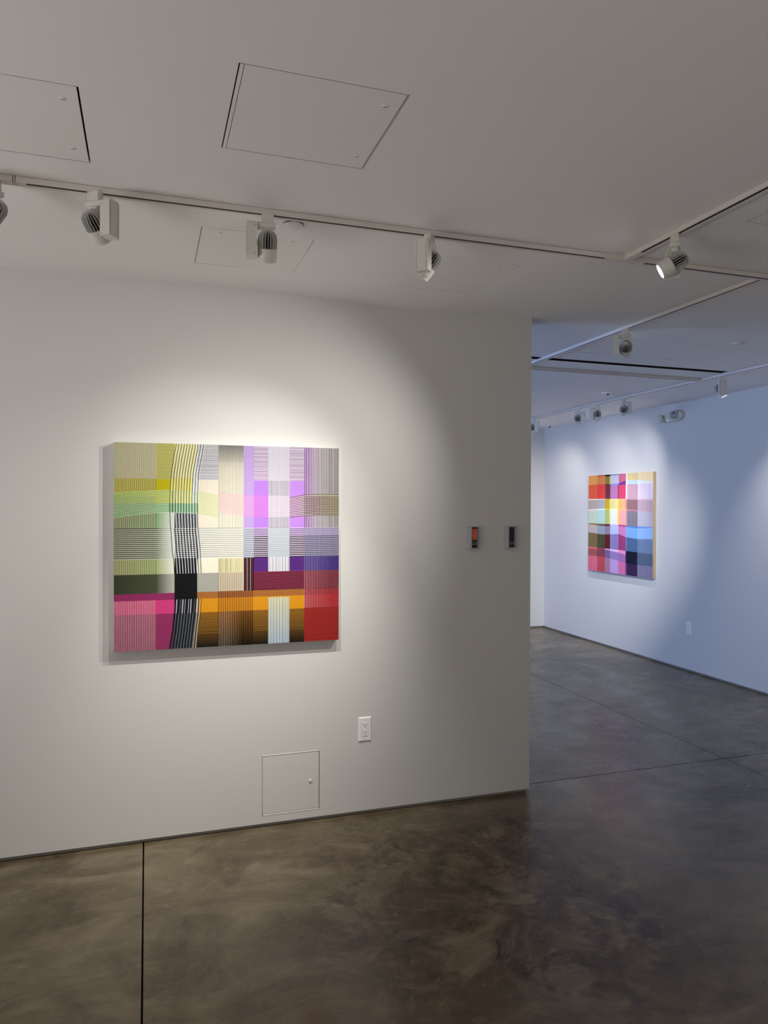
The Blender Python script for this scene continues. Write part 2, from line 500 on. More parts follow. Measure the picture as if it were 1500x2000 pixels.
TY = 2.606
track('light_track', 'long white light track across the near ceiling, carrying three spotlights over the large painting', (-0.4045, TY), (1.885, TY), [(0, 0.03), (2.234, 2.2895)])
track('light_track', 'short end of white light track at the left edge, beyond the coupler', (-3.2, TY), (-0.4135, TY), [(2.752, 2.7865)])
track('light_track', 'white light track running right from the tee connector to the right edge', (1.985, TY), (4.98, TY), [(0, 0.04)])
track('light_track', 'white light track rising from the tee connector to the upper right, with one lit spotlight', (1.916, -1.6), (1.916, 2.572), [(4.11, 4.172)])
track('light_track', 'white light track above the passage, crossing the black air slot', (2.662, 2.643), (2.662, 4.875))
track('light_track', 'far cross track just beyond the black air slot', (2.66, 4.875), (4.328, 4.875))
track('light_track', 'farthest light track, parallel to the right wall with five spotlights', (4.331, -1.2), (4.331, 8.2), [(5.98, 6.20), (6.46, 6.52)])


def connector(label, boxes, loc, screws):
    t = thing('track_connector', label, 'track connector', loc)
    for i, b_ in enumerate(boxes):
        obj('housing', bx(*b_), m_track, t, bevel=0.001, seg=1)
    for s in screws:
        bm = bmesh.new(); lathe(bm, [(0.0022, -TH - 0.0016), (0.0022, -TH - 0.0002)], 10)
        obj('screw', bm, m_screw, t, loc=s)
    return t


connector('white straight coupler joining the near track at the left edge', [(-0.0024, 0.0024, -0.0004, TW, -TH - 0.0006, 0)], (-0.409, TY, H), [])
obj('joiner', bx(-0.0046, 0.0046, 0.0015, TW - 0.0015, -TH + 0.0015, 0), m_slot, bpy.data.objects['track_connector'])
connector('white tee connector where two near tracks meet', [(-0.063, 0.074, -0.0006, TW + 0.0006, -TH - 0.0006, 0), (-0.0006, TW + 0.0006, -0.034, 0.0, -TH - 0.0006, 0)], (1.948 - 0.033, TY, H), [(-0.05, 0.028, 0)])
connector('white connector at the far crossing of tracks beside the black air slot', [(0.0, 0.037, -0.04, 0.06, -TH - 0.0006, 0)], (4.329, 4.875, H), [(0.012, -0.03, 0)])

# ------------------------------------------------------------------ track spotlights
def make_head():
    """axis along z, light leaves towards -z; pivot at the origin"""
    bm = bmesh.new()
    lathe(bm, [(0.0275, -0.058), (0.033, -0.058), (0.0335, -0.046), (0.0345, -0.044), (0.035, -0.042), (0.035, -0.012), (0.032, -0.010), (0.012, -0.010)], 40, cap=False)
    lathe(bm, [(0.0275, -0.058), (0.026, -0.050), (0.0, -0.050)], 40, cap=False)
    return bm


def make_fins():
    bm = bmesh.new()
    n = 20
    for i in range(n):
        a = 2 * PI * i / n
        pts = [(0.008, -0.0105), (0.0345, -0.0105), (0.0345, 0.022), (0.031, 0.035), (0.022, 0.046), (0.008, 0.051)]
        b2 = bmesh.new(); prism(b2, pts, 'y', -0.0007, 0.0007)
        xf(b2, Matrix.Rotation(a, 4, 'Z'))
        tmp = bpy.data.meshes.new('tmp'); b2.to_mesh(tmp); b2.free(); bm.from_mesh(tmp); bpy.data.meshes.remove(tmp)
    k = bmesh.new(); lathe(k, [(0.0085, 0.0515), (0.0085, 0.046), (0.012, 0.044)], 20)
    tmp = bpy.data.meshes.new('tmp'); k.to_mesh(tmp); k.free(); bm.from_mesh(tmp); bpy.data.meshes.remove(tmp)
    return bm


def make_spot(side):
    """side -1: driver box on local -x; +1: on local +x. Local +y is the way the lamp looks."""
    t = bpy.data.objects.new('track_spotlight', None); C.objects.link(t); t.empty_display_size = 0.05
    s = side
    sx = lambda a, b_: (min(s * a, s * b_), max(s * a, s * b_))
    ad = bmesh.new(); box(ad, -0.021, 0.021, -0.0145, 0.0145, -0.031, 0.003)
    obj('adapter', ad, m_lamp, t, bevel=0.0015, seg=2)
    db = bmesh.new(); x0, x1 = sx(0.0385, 0.074)
    pts = round_rect(-0.027, 0.027, -0.153, -0.031, 0.012, 5)
    pts = [p for p in pts if p[1] > -0.10]   # rounded top corners, square lower ones
    pts = [(0.027, -0.153)] + pts + [(-0.027, -0.153)]
    prism(db, pts, 'x', x0, x1)
    d = obj('driver_box', db, m_lamp, t, smooth=35)
    xo = s * 0.0745
    sm = bmesh.new(); xa, xb = sx(0.0735, 0.0746)
    box(sm, xa, xb, -0.0205, -0.0197, -0.149, -0.038); box(sm, xa, xb, 0.0185, 0.0193, -0.149, -0.038)
    obj('cover_seam', sm, m_base, d)
    for (px, pz) in ((0.043, -0.048), (0.046, -0.146)):
        for yy in (-0.0272, 0.0262):
            kb = bmesh.new(); lathe(kb, [(0.0017, 0), (0.0017, 0.001)], 10)
            obj('screw', kb, m_screw, d, loc=(s * px, yy, pz), rot=(-PI / 2, 0, 0))
    ab = bmesh.new(); x0, x1 = sx(-0.028, 0.036)
    box(ab, x0, x1, -0.019, 0.019, -0.049, -0.031)
    obj('arm', ab, m_lamp, t, bevel=0.003, seg=3, smooth=40)
    bb = bmesh.new(); lathe(bb, [(0.011, -0.003), (0.011, 0.004), (0.007, 0.006)], 24); xf(bb, Matrix.Rotation(PI / 2, 4, 'Y'))
    obj('pivot', bb, m_lamp, t, loc=(s * 0.0365, 0, -0.100), smooth=40)
    nb = bmesh.new(); box(nb, -0.016, 0.016, -0.012, 0.012, -0.066, -0.047)
    obj('neck', nb, m_lamp, t, bevel=0.004, seg=3, smooth=40)
    h = obj('lamp_head', make_head(), m_lamp, t, loc=(0, 0, -0.106), smooth=35)
    obj('heat_sink', make_fins(), m_fin, h)
    cb = bmesh.new(); lathe(cb, [(0.0265, -0.0105), (0.0265, 0.021), (0.023, 0.032), (0.016, 0.041), (0.008, 0.0455)], 24)
    obj('fin_shade_core', cb, m_shade_core, h)  # black colour puts in the shade deep between the fins
    lb = bmesh.new(); lathe(lb, [(0.0272, -0.0572), (0.0272, -0.056)], 32)
    obj('lens', lb, m_lens, h)
    return t


PROTO = {-1: make_spot(-1), 1: make_spot(1)}
used = {-1: False, 1: False}


def spotlight(x, y, target, side, label, power, col=WARM, angle=74, blend=1.0, size=0.009, group='track spotlights'):
    t = copy_tree(PROTO[side]) if used[side] else PROTO[side]
    used[side] = True
    z = H - TH
    t.location = (x, y, z)
    hz = z - 0.106
    dx, dy, dz = target[0] - x, target[1] - y, target[2] - hz
    t.rotation_euler = (0, 0, math.atan2(-dx, dy))
    tilt = math.atan2(math.hypot(dx, dy), -dz)
    t['label'] = label; t['category'] = 'spotlight'; t['group'] = group
    head = [c for c in t.children if c.name.startswith('lamp_head')][0]
    head.rotation_euler = (tilt, 0, 0)
    if power:
        l = bpy.data.lights.new('spot_beam', 'SPOT'); l.energy = power; l.color = col
        l.spot_size = math.radians(angle); l.spot_blend = blend; l.shadow_soft_size = size
        lo = bpy.data.objects.new('spot_beam', l); C.objects.link(lo)
        lo.parent = head; lo.location = (0, 0, -0.064)
    return t


TC = TY + 0.0125      # slot centre of the near track
P1 = (0.39, PY, 1.44)  # large painting
spotlight(-0.165, TC, (0.5, PY, 1.5), 1, 'white track spotlight at far left of the near track, head left of its driver box', 7, angle=80)
spotlight(0.412, TC, (0.52, PY, 0.62), -1, 'middle white track spotlight, seen square from behind, straight before the large painting', 76, angle=60)
spotlight(1.037, TC, (0.1, PY, 1.0), -1, 'third near track spotlight, box face forward, fins peeping out on the right', 64, angle=80)
spotlight(1.9285, 2.315, (0.0, PY, 1.3), 1, 'lit white spotlight with bright lens beside the tee connector', 83, angle=80)
spotlight(-0.472, TC, (-1.6, PY, 1.30), -1, 'white spotlight cut off by the left edge of the photo, only its fins showing', 3, angle=50)
AX = 4.3435
spotlight(2.6745, 3.62, (XR, 7.2, 1.0), -1, 'white spotlight hanging alone over the passage into the far room', 420, COOL, angle=36)
spotlight(AX, 4.67, (XR, 4.25, 0.9), 1, 'far spotlight shown as a narrow box, right of the emergency light', 34, COOL, angle=100)
spotlight(AX, 5.91, (XR, 7.1, 1.7), 1, 'far spotlight above the small painting, nearest to the emergency light', 28, COOL, angle=85)
spotlight(AX, 6.33, (XR, 7.2, 0.6), -1, 'second far spotlight from the emergency light, box on the left', 58, COOL, angle=62)
spotlight(AX, 6.69, (XR, 7.4, 1.6), 1, 'far spotlight third from the emergency light, box on the right', 12, COOL, angle=110)
spotlight(AX, 7.64, (XR, 8.2, 1.4), 1, 'farthest spotlight, next to the edge of the partition', 17, (1.0, 0.95, 0.9), angle=110)

# ------------------------------------------------------------------ round ceiling covers and detectors
def disc(name, label, cat, x, y, rad, drop, eye=None, group=None):
    t = thing(name, label, cat, (x, y, H), group=group)
    bm = bmesh.new(); lathe(bm, [(0, -drop), (rad * 0.96, -drop), (rad, -drop + 0.001), (rad, -drop + 0.003), (0, -drop + 0.003)], 40, cap=False)
    obj('cover_plate', bm, m_ceil, t, smooth=40)
    bm = bmesh.new(); lathe(bm, [(rad * 0.99, -drop + 0.0028), (rad * 0.99, 0.0)], 32)
    obj('cup', bm, m_ceil if eye else m_gap, t, smooth=40)
    if eye:
        bm = bmesh.new(); lathe(bm, [(eye, -drop + 0.001), (eye, -drop - eye * 0.5), (eye * 0.6, -drop - eye), (0, -drop - eye * 1.1)], 20, cap=False)
        obj('sensor_eye', bm, m_black, t, smooth=50)
    return t


disc('ceiling_cover', 'flat round white ceiling cover close behind the near track', 'ceiling cover', 0.525, 2.722, 0.038, 0.007)
disc('ceiling_cover', 'flat round white ceiling cover in the far room, beside the panel before the black slot', 'ceiling cover', 3.63, 3.755, 0.038, 0.0045)
disc('ceiling_detector', 'round white ceiling detector with a black eye in the far room', 'detector', 4.07, 5.77, 0.06, 0.010, 0.010)
t = thing('ceiling_sensor', 'tiny black sensor on the ceiling in the far corner', 'sensor', (4.955, 8.27, H + sag(4.955, 8.27)))
bm = bmesh.new(); lathe(bm, [(0.009, 0), (0.009, -0.008), (0.006, -0.014), (0, -0.015)], 20, cap=False)
obj('dome', bm, m_black, t, smooth=50)
bm = bmesh.new(); lathe(bm, [(0.012, 0.002), (0.012, -0.002), (0.009, -0.003)], 20)
obj('rim', bm, m_screw, t)

# ------------------------------------------------------------------ wall access panel
wx, wz = (WP[0] + WP[1]) / 2, WP[2]
t = thing('wall_access_panel', 'square white access panel low on the partition, under the outlet', 'access panel', (wx, PY, wz))
hw, hh = (WP[1] - WP[0]) / 2, WP[3] - WP[2]
fr = bmesh.new()
e = 0.0015
for a in ((-hw - e, -hw, 0, hh), (hw, hw + e, 0, hh), (-hw - e, hw + e, -e, 0), (-hw - e, hw + e, hh, hh + e)):
    box(fr, a[0], a[1], 0.0, 0.03, a[2], a[3])
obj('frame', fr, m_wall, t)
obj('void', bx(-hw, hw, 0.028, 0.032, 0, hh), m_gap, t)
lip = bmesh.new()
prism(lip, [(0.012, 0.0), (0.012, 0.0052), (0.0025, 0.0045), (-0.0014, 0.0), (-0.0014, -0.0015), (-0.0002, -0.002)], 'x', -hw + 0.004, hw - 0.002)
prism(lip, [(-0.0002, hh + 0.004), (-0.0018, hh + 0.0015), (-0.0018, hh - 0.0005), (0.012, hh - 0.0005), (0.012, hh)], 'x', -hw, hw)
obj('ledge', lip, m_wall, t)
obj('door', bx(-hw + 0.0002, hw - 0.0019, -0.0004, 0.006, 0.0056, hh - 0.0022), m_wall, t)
kb = bmesh.new(); lathe(kb, [(0.0085, 0), (0.0085, -0.003), (0.006, -0.0055), (0, -0.006)], 24, cap=False); xf(kb, Matrix.Rotation(-PI / 2, 4, 'X'))
obj('latch_knob', kb, m_wall, t, loc=(0.793 - wx, -0.0004, 0.208 - wz), smooth=40)

# ------------------------------------------------------------------ outlets
def outlet(label, loc, rotz):
    """local: faces -y, origin at the bottom centre of the plate on the wall"""
    t = thing('wall_outlet', label, 'outlet', loc, rotz, 'wall outlets')
    W, Hh = 0.0345, 0.124
    bm = bmesh.new()
    a = [(-W, 0), (W, 0), (W, Hh), (-W, Hh)]; i = 0.004
    v0 = [bm.verts.new((x, 0, z)) for x, z in a]; v1 = [bm.verts.new((x, -0.003, z)) for x, z in a]
    v2 = [bm.verts.new((x + (i if x < 0 else -i), -0.0065, z + (i if z == 0 else -i))) for x, z in a]
    for A, B in ((v0, v1), (v1, v2)):
        for k in range(4): bm.faces.new((A[k], A[(k + 1) % 4], B[(k + 1) % 4], B[k]))
    bm.faces.new(v2); bm.faces.new(v0[::-1])
    obj('cover_plate', bm, m_plastic, t)
    bm = bmesh.new(); prism(bm, round_rect(-0.0175, 0.0175, Hh / 2 - 0.036, Hh / 2 + 0.036, 0.0025, 3), 'y', -0.0064, -0.0062)
    obj('shadow_line', bm, m_base, t, loc=(0, -0.0005, 0))
    bm = bmesh.new(); prism(bm, round_rect(-0.0164, 0.0164, Hh / 2 - 0.035, Hh / 2 + 0.035, 0.002, 3), 'y', -0.0086, -0.006)
    rc = obj('receptacle', bm, m_plastic, t)
    for zz in (Hh / 2 + 0.018, Hh / 2 - 0.018):
        for sx_, hgt in ((-0.0062, 0.0085), (0.0062, 0.007)):
            obj('blade_slot', bx(sx_ - 0.0014, sx_ + 0.0014, -0.0089, -0.008, zz + 0.004 - hgt / 2 + 0.001, zz + 0.004 + hgt / 2 + 0.001), m_holes, rc)
        bm = bmesh.new(); lathe(bm, [(0.0026, 0), (0.0026, 0.0008)], 14); xf(bm, Matrix.Rotation(PI / 2, 4, 'X'))
        obj('ground_hole', bm, m_holes, rc, loc=(0, -0.0081, zz - 0.0075))
    for zz in (0.0135, Hh - 0.0135):
        bm = bmesh.new(); lathe(bm, [(0.0024, 0), (0.0024, 0.0008)], 12); xf(bm, Matrix.Rotation(PI / 2, 4, 'X'))
        obj('screw', bm, m_base, t, loc=(0, -0.0061, zz))
    return t


outlet('white double outlet low on the partition, right of the access panel', (1.0795, PY, 0.383), 0)
outlet('small far white outlet low on the right wall, under the small painting', (XR, 5.815, 0.363), -PI / 2)

# ------------------------------------------------------------------ wall controllers
def controller(label, x, lit):
    t = thing('wall_controller', label, 'wall controller', (x, PY, 1.3765), 0, 'wall controllers')
    Hh = 0.118
    # plan profile: curved cheeks either side of the glass strip
    pts = [(-0.036, 0), (0.036, 0), (0.036, -0.006), (0.033, -0.013), (0.026, -0.019), (0.0165, -0.0225), (-0.0165, -0.0225), (-0.026, -0.019), (-0.033, -0.013), (-0.036, -0.006)]
    bm = bmesh.new(); prism(bm, pts, 'z', 0, Hh)
    obj('housing', bm, m_grey, t, smooth=25)
    gl = obj('glass_strip', bx(-0.0155, 0.0155, -0.0245, -0.0215, 0.0035, Hh - 0.0025), m_glass, t)
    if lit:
        m = bpy.data.materials.new('controller_orange_pane'); m.use_nodes = True
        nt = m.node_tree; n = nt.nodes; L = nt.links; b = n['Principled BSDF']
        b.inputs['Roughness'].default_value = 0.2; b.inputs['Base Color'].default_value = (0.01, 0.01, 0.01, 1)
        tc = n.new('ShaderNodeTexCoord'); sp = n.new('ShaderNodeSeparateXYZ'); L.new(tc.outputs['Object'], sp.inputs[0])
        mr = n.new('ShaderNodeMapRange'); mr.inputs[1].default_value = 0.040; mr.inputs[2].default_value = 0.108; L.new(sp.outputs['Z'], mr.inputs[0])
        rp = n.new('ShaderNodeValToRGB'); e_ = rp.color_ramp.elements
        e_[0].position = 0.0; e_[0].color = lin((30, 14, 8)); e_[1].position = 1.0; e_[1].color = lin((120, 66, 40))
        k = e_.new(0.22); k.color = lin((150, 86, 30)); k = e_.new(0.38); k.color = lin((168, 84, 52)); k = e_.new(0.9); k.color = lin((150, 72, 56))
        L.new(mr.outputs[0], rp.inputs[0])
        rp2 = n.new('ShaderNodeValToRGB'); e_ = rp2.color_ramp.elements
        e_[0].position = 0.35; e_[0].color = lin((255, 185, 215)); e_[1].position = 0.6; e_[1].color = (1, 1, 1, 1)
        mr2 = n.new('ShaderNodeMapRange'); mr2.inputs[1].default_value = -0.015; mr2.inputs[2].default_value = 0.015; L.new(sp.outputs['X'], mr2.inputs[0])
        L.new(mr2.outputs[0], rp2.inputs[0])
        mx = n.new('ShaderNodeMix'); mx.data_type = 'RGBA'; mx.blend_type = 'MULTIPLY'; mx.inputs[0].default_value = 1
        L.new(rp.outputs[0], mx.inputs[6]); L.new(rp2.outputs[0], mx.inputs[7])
        L.new(mx.outputs[2], b.inputs['Emission Color']); b.inputs['Emission Strength'].default_value = 0.45  # weakly emissive orange to brown gradient over the glass
    else:
        m = mat('controller_dark_pane', (26, 24, 40), 0.2)
    obj('pane', bx(-0.0145, 0.0130, -0.0248, -0.0243, 0.040, 0.108), m, gl)
    for zz in (0.0225, 0.0325):
        obj('button_dash', bx(-0.0115, -0.0015, -0.0248, -0.0243, zz - 0.0012, zz + 0.0012), m_mark, gl)
    for zz, up in ((0.0228, -1), (0.0328, 1)):
        bm = bmesh.new(); prism(bm, [(0.0055, zz - 0.0026 * up), (0.0115, zz - 0.0026 * up), (0.0085, zz + 0.0032 * up)], 'y', -0.0248, -0.0243)
        obj('button_arrow', bm, m_mark, gl)


controller('grey wall controller with a brownish orange pane, nearer to the large painting', 1.6915, True)
controller('grey wall controller with a dark pane, nearest to the end of the partition', 1.9165, False)

# ------------------------------------------------------------------ emergency light on the right wall
t = thing('emergency_light', 'off-white oval emergency light with two round lamps, high on the right wall', 'emergency light', (XR, 6.03, 2.465), -PI / 2)
bm = bmesh.new()     # faces local -y; local x runs along the wall (towards the viewer = +x)
n = 28
def oval(a, b_, y, n_=28):
    out = []
    for i in range(n_):
        th = 2 * PI * i / n_
        cx_, sz_ = math.cos(th), math.sin(th)
        out.append((a * math.copysign(abs(cx_) ** 0.8, cx_), y, 0.057 + b_ * math.copysign(abs(sz_) ** 0.8, sz_)))
    return out
rings = [[bm.verts.new(p) for p in oval(a, b_, y)] for a, b_, y in ((0.135, 0.056, 0), (0.138, 0.058, -0.010), (0.136, 0.057, -0.030), (0.124, 0.050, -0.044), (0.09, 0.034, -0.050))]
for A, B in zip(rings, rings[1:]):
    for i in range(n): bm.faces.new((A[i], A[(i + 1) % n], B[(i + 1) % n], B[i]))
bm.faces.new(rings[-1]); bm.faces.new(rings[0][::-1])
body = obj('housing', bm, m_cream, t, smooth=50)
def lamp(loc, rot):
    bm = bmesh.new(); lathe(bm, [(0.0, 0.012), (0.03, 0.012), (0.042, -0.004), (0.043, -0.03), (0.040, -0.034), (0.037, -0.033)], 32, cap=False)
    hd = obj('lamp_housing', bm, m_cream, t, loc=loc, rot=rot, smooth=40)
    bm = bmesh.new(); lathe(bm, [(0.037, -0.032), (0.026, -0.020), (0.008, -0.012), (0.0, -0.012)], 32, cap=False)
    obj('reflector', bm, m_reflector, hd, smooth=60)
    bm = bmesh.new(); lathe(bm, [(0.006, -0.012), (0.006, -0.024), (0.0, -0.027)], 14, cap=False)
    obj('bulb', bm, m_plastic, hd, smooth=60)
lamp((0.055, -0.056, 0.062), (-math.radians(78), 0, math.radians(38)))
lamp((-0.128, -0.050, 0.047), (-math.radians(72), 0, -math.radians(48)))
bm = bmesh.new(); lathe(bm, [(0.0045, 0), (0.0045, -0.004), (0, -0.005)], 12, cap=False); xf(bm, Matrix.Rotation(-PI / 2, 4, 'X'))
obj('indicator_light', bm, m_led, t, loc=(-0.055, -0.0445, 0.018))

# ------------------------------------------------------------------ paintings
class Painter:
    """builds a painted face in (u, v): u to the right, v downwards, both 0..1; each added layer lies a hair proud of the last"""
    def __init__(s, W, Hh, base_y, step, gain=1.0):
        s.gain = gain
        s.W, s.H, s.y, s.step = W, Hh, base_y, step
        s.v, s.f, s.c = [], [], []
    def poly(s, pts, cols, layer):
        k = len(s.v)
        for (uu, vv), c in zip(pts, cols):
            s.v.append((min(1, max(0, uu)) * s.W, s.y - layer * s.step, (1 - min(1, max(0, vv))) * s.H)); s.c.append(tuple(x * s.gain for x in lin(c)[:3]) + (1.0,))
        s.f.append(tuple(range(k, k + len(pts)))[::-1])
    def rect(s, u0, u1, v0, v1, c, layer, cr=None, cb=None):
        """c colour; cr right-hand colour or cb bottom colour for a painted fade"""
        tl = c; tr = cr or c; bl = cb or c; br = cr or cb or c
        s.poly([(u0, v0), (u1, v0), (u1, v1), (u0, v1)], [tl, tr, br, bl], layer)
    def vlines(s, u0, u1, v0, v1, n, duty, cols, layer, cb=None, jitter=0.0):
        p = (u1 - u0) / n
        for i in range(n):
            a = u0 + p * i + random.uniform(-jitter, jitter) * p
            d = duty * (1 + random.uniform(-jitter, jitter))
            c = cols[i % len(cols)]
            s.rect(max(u0, a), min(u1, a + p * d), v0, v1, c, layer, cb=(cb[i % len(cb)] if cb else None))
    def hlines(s, u0, u1, v0, v1, n, duty, cols, layer, cr=None, jitter=0.0):
        p = (v1 - v0) / n
        for i in range(n):
            a = v0 + p * i + random.uniform(-jitter, jitter) * p
            s.rect(u0, u1, a, a + p * duty, cols[i % len(cols)], layer, cr=(cr[i % len(cr)] if cr else None))
    def hwave(s, u0, u1, top, bot, n, duty, col, layer, colr=None, seg=14):
        """n horizontal threads between the curves top(u) and bot(u)"""
        for i in range(n):
            for k in range(seg):
                a = u0 + (u1 - u0) * k / seg; b_ = u0 + (u1 - u0) * (k + 1) / seg
                q = []
                for x in (a, b_):
                    t0, t1 = top(x), bot(x); h = (t1 - t0) / (n - 1 + duty)
                    q.append((t0 + h * i, t0 + h * (i + duty)))
                def cc(x):
                    if not colr: return col
                    tt = (x - u0) / (u1 - u0); return tuple(col[j] + (colr[j] - col[j]) * tt for j in range(3))
                s.poly([(a, q[0][0]), (b_, q[1][0]), (b_, q[1][1]), (a, q[0][1])], [cc(a), cc(b_), cc(b_), cc(a)], layer)
    def vwave(s, v0, v1, left, right, n, wid, col, layer, seg=12, pick=None):
        for i in range(n):
            if pick and not pick(i): continue
            for k in range(seg):
                a = v0 + (v1 - v0) * k / seg; b_ = v0 + (v1 - v0) * (k + 1) / seg
                ua = left(a) + (right(a) - left(a)) * i / (n - 1); ub = left(b_) + (right(b_) - left(b_)) * i / (n - 1)
                s.poly([(ua - wid / 2, a), (ua + wid / 2, a), (ub + wid / 2, b_), (ub - wid / 2, b_)], [col] * 4, layer)
    def build(s, name, m, parent):
        me = bpy.data.meshes.new(name); me.from_pydata(s.v, [], s.f)
        ca = me.color_attributes.new('paint', 'FLOAT_COLOR', 'POINT')
        ca.data.foreach_set('color', [x for c in s.c for x in c])
        me.materials.append(m)
        o = bpy.data.objects.new(name, me); C.objects.link(o); o.parent = parent
        return o


def curve(pts):
    """smooth curve through (x, y) points"""
    def fn(x):
        if x <= pts[0][0]: return pts[0][1]
        for (a, ya), (b_, yb) in zip(pts, pts[1:]):
            if x <= b_:
                t_ = (x - a) / (b_ - a); t_ = t_ * t_ * (3 - 2 * t_) * 0.35 + t_ * 0.65
                return ya + (yb - ya) * t_
        return pts[-1][1]
    return fn


# ---- large woven-looking painting on the partition
D1 = 0.042
W1_, H1_ = 1.072, 0.9715
t = thing('painting', 'large abstract painting of crossing coloured bands and threads on the near partition', 'painting', (-0.1445, PY, 0.925))
obj('canvas', bx(0, W1_, -D1 + 0.0015, -0.0015, 0, H1_), m_plastic, t)
P = Painter(W1_, H1_, -D1 + 0.0012, 0.00007, 0.80)
R1, R3, R4, R5, R6, R7, R8 = 0.173, 0.412, 0.5625, 0.634, 0.727, 0.760, 0.828
c0, c1, c2, c3, c4, c5, c6, c7, c8, c9 = 0.0, 0.175, 0.2515, 0.349, 0.440, 0.5526, 0.600, 0.6655, 0.764, 0.834
WH = (248, 248, 244)
# layer 0: colour fields
B = [
    # top row
    (c0, c1, 0, R1, (202, 206, 160)), (c1, c2, 0, R1, (204, 200, 118)), (c2, c3, 0, R1, (238, 232, 150)), (c3, c4, 0, R1, (212, 210, 216)),
    (c5, c6, 0, R3, (186, 156, 220)), (c6, c7, 0, R1, (216, 200, 222)), (c7, c8, 0, R1, (206, 200, 216)), (c8, c9, 0, R1, (214, 200, 220)),
    # second row and the waving band
    (c0, c1, R1, 0.29, (166, 168, 20)), (c1, c2, R1, 0.29, (204, 192, 10)), (c2, c3, R1, 0.29, (236, 226, 92)), (c3, c4, R1, R3, (238, 230, 212)),
    (c6, c7, R1, R3, (190, 130, 236)), (c7, c8, R1, R3, (206, 200, 214)), (c8, c9, R1, R3, (198, 142, 236)),
    (c0, c1, 0.29, R3, (116, 154, 92)), (c2, c3, 0.29, 0.338, (150, 205, 170)),
    (c3, c4, R4, R5, (250, 246, 224)), (c3, c4, R3, R4, (248, 246, 238)),
    # woven white band row
    (c0, c1, R3, R4, (214, 218, 200)), (c4, c5, R3, R4, (248, 245, 234)), (c5, c6, R3, R4, (96, 100, 130)),
    (c6, c7, R3, 0.45, (128, 84, 160)), (c6, c7, 0.45, R4, (48, 28, 56)), (c7, c8, R3, R4, (196, 204, 216)), (c8, c9, R3, 0.45, (128, 84, 160)), (c8, c9, 0.45, R4, (48, 28, 56)),
    (c9, 1, 0.45, R4, (44, 40, 86)), (c9, 1, R3, 0.45, (150, 134, 190)),
    # below
    (c0, c1, R4, R5, (136, 160, 84)), (c4, c5, R4, R5, (226, 218, 168)), (c5, c6, R4, R6, (18, 8, 14)),
    (c6, c7, R4, R5, (86, 38, 126)), (c7, c8, R4, R5, (214, 212, 222)), (c8, c9, R4, R5, (86, 38, 126)), (c9, 1, R4, R5, (62, 42, 134)),
    (c6, c9, R5, R6, (44, 10, 34)), (c9, 1, R5, R6, (84, 22, 40)), (c9, 1, R6, R7, (196, 40, 46)),
    (c0, c2, R6, R7, (132, 30, 84)), (c3, c9, R6, R7, (206, 134, 42)),
    (c0, c1, R7, R8, (226, 70, 140)), (c1, c2, R7, R8, (226, 66, 138)), (c3, c9, R7, R8, (232, 156, 22)), (c9, 1, R7, R8, (196, 40, 48)),
    (c0, c1, R8, 1, (158, 64, 112)), (c1, c2, R8, 1, (150, 44, 96)), (c9, 1, R8, 1, (164, 38, 34)),
]
for a, b_, v0, v1, c in B: P.rect(a, b_, v0, v1, c, 0)
P.rect(c4, c5, 0, 0.085, (120, 121, 121), 0, cb=(204, 196, 182)); P.rect(c4, c5, 0.085, R3, (224, 216, 200), 0, cb=(236, 232, 214))
for v0, v1 in ((0, 0.26), (0.26, R3)):
    P.rect(c9, 0.90, v0, v1, (206, 168, 226), 0, cr=(228, 222, 222)); P.rect(0.90, 1, v0, v1, (228, 222, 222), 0, cr=(206, 202, 196))
P.rect(c1, c2, 0.29, R3, (140, 176, 124), 0, cr=(236, 240, 230)); P.rect(c1, c2, R3, R4, (180, 196, 164), 0, cr=(246, 246, 242)); P.rect(c1, c2, R4, R5, (166, 182, 124), 0, cr=(248, 246, 232))
P.rect(c0, c1, R5, R6, (40, 46, 30), 0, cr=(58, 62, 44)); P.rect(c1, c2, R5, R6, (58, 62, 44), 0, cr=(176, 178, 168)); P.rect(c3, c4, R5, R6, (206, 206, 196), 0)
P.rect(c4, c5, R5, R6, (222, 212, 180), 0)
for a, b_ in ((c3, c7), (c8, c9)):
    P.rect(a, b_, R8, 0.93, (150, 100, 26), 0, cb=(92, 62, 16)); P.rect(a, b_, 0.93, 1, (92, 62, 16), 0, cb=(6, 4, 2)); 
P.rect(c2, c3, 0.338, R6, (10, 10, 18), 0); P.rect(c2, c3, R6, R7, (4, 4, 6), 0); P.rect(c2, c3, R7, R8, (30, 30, 36), 0); P.rect(c2, c3, R8, 1, (74, 80, 90), 0)
# layer 1: fine ruled lines
P.vlines(c0, c1, 0, R1, 22, 0.46, [(142, 172, 96), (204, 122, 118)], 1)
P.vlines(c0, c1, R1, 0.28, 22, 0.40, [(166, 168, 20), (228, 146, 76)], 1); P.vlines(c0, c1, R1, 0.28, 22, 0.22, [(236, 226, 190)], 1.6)
P.vlines(c0, c1, 0.28, R3, 22, 0.40, [(100, 146, 72), (186, 118, 126)], 1); P.vlines(c0 + 0.004, c1, 0.28, R3, 22, 0.2, [(228, 226, 208)], 1.6)
P.hlines(c0, c1, 0.0, R1, 30, 0.28, [(222, 218, 196)], 2)
P.hlines(c1, c2, 0.0, R1, 26, 0.35, [(176, 172, 84)], 1, jitter=0.25)
P.hlines(c3, c4, 0.0, R1, 24, 0.35, [(160, 158, 170)], 1, jitter=0.35)
P.hlines(c6, c7, 0.0, R1, 25, 0.36, [(160, 134, 166)], 1, jitter=0.35); P.hlines(c8, c9, 0.0, R1, 25, 0.36, [(160, 134, 166)], 1, jitter=0.35)
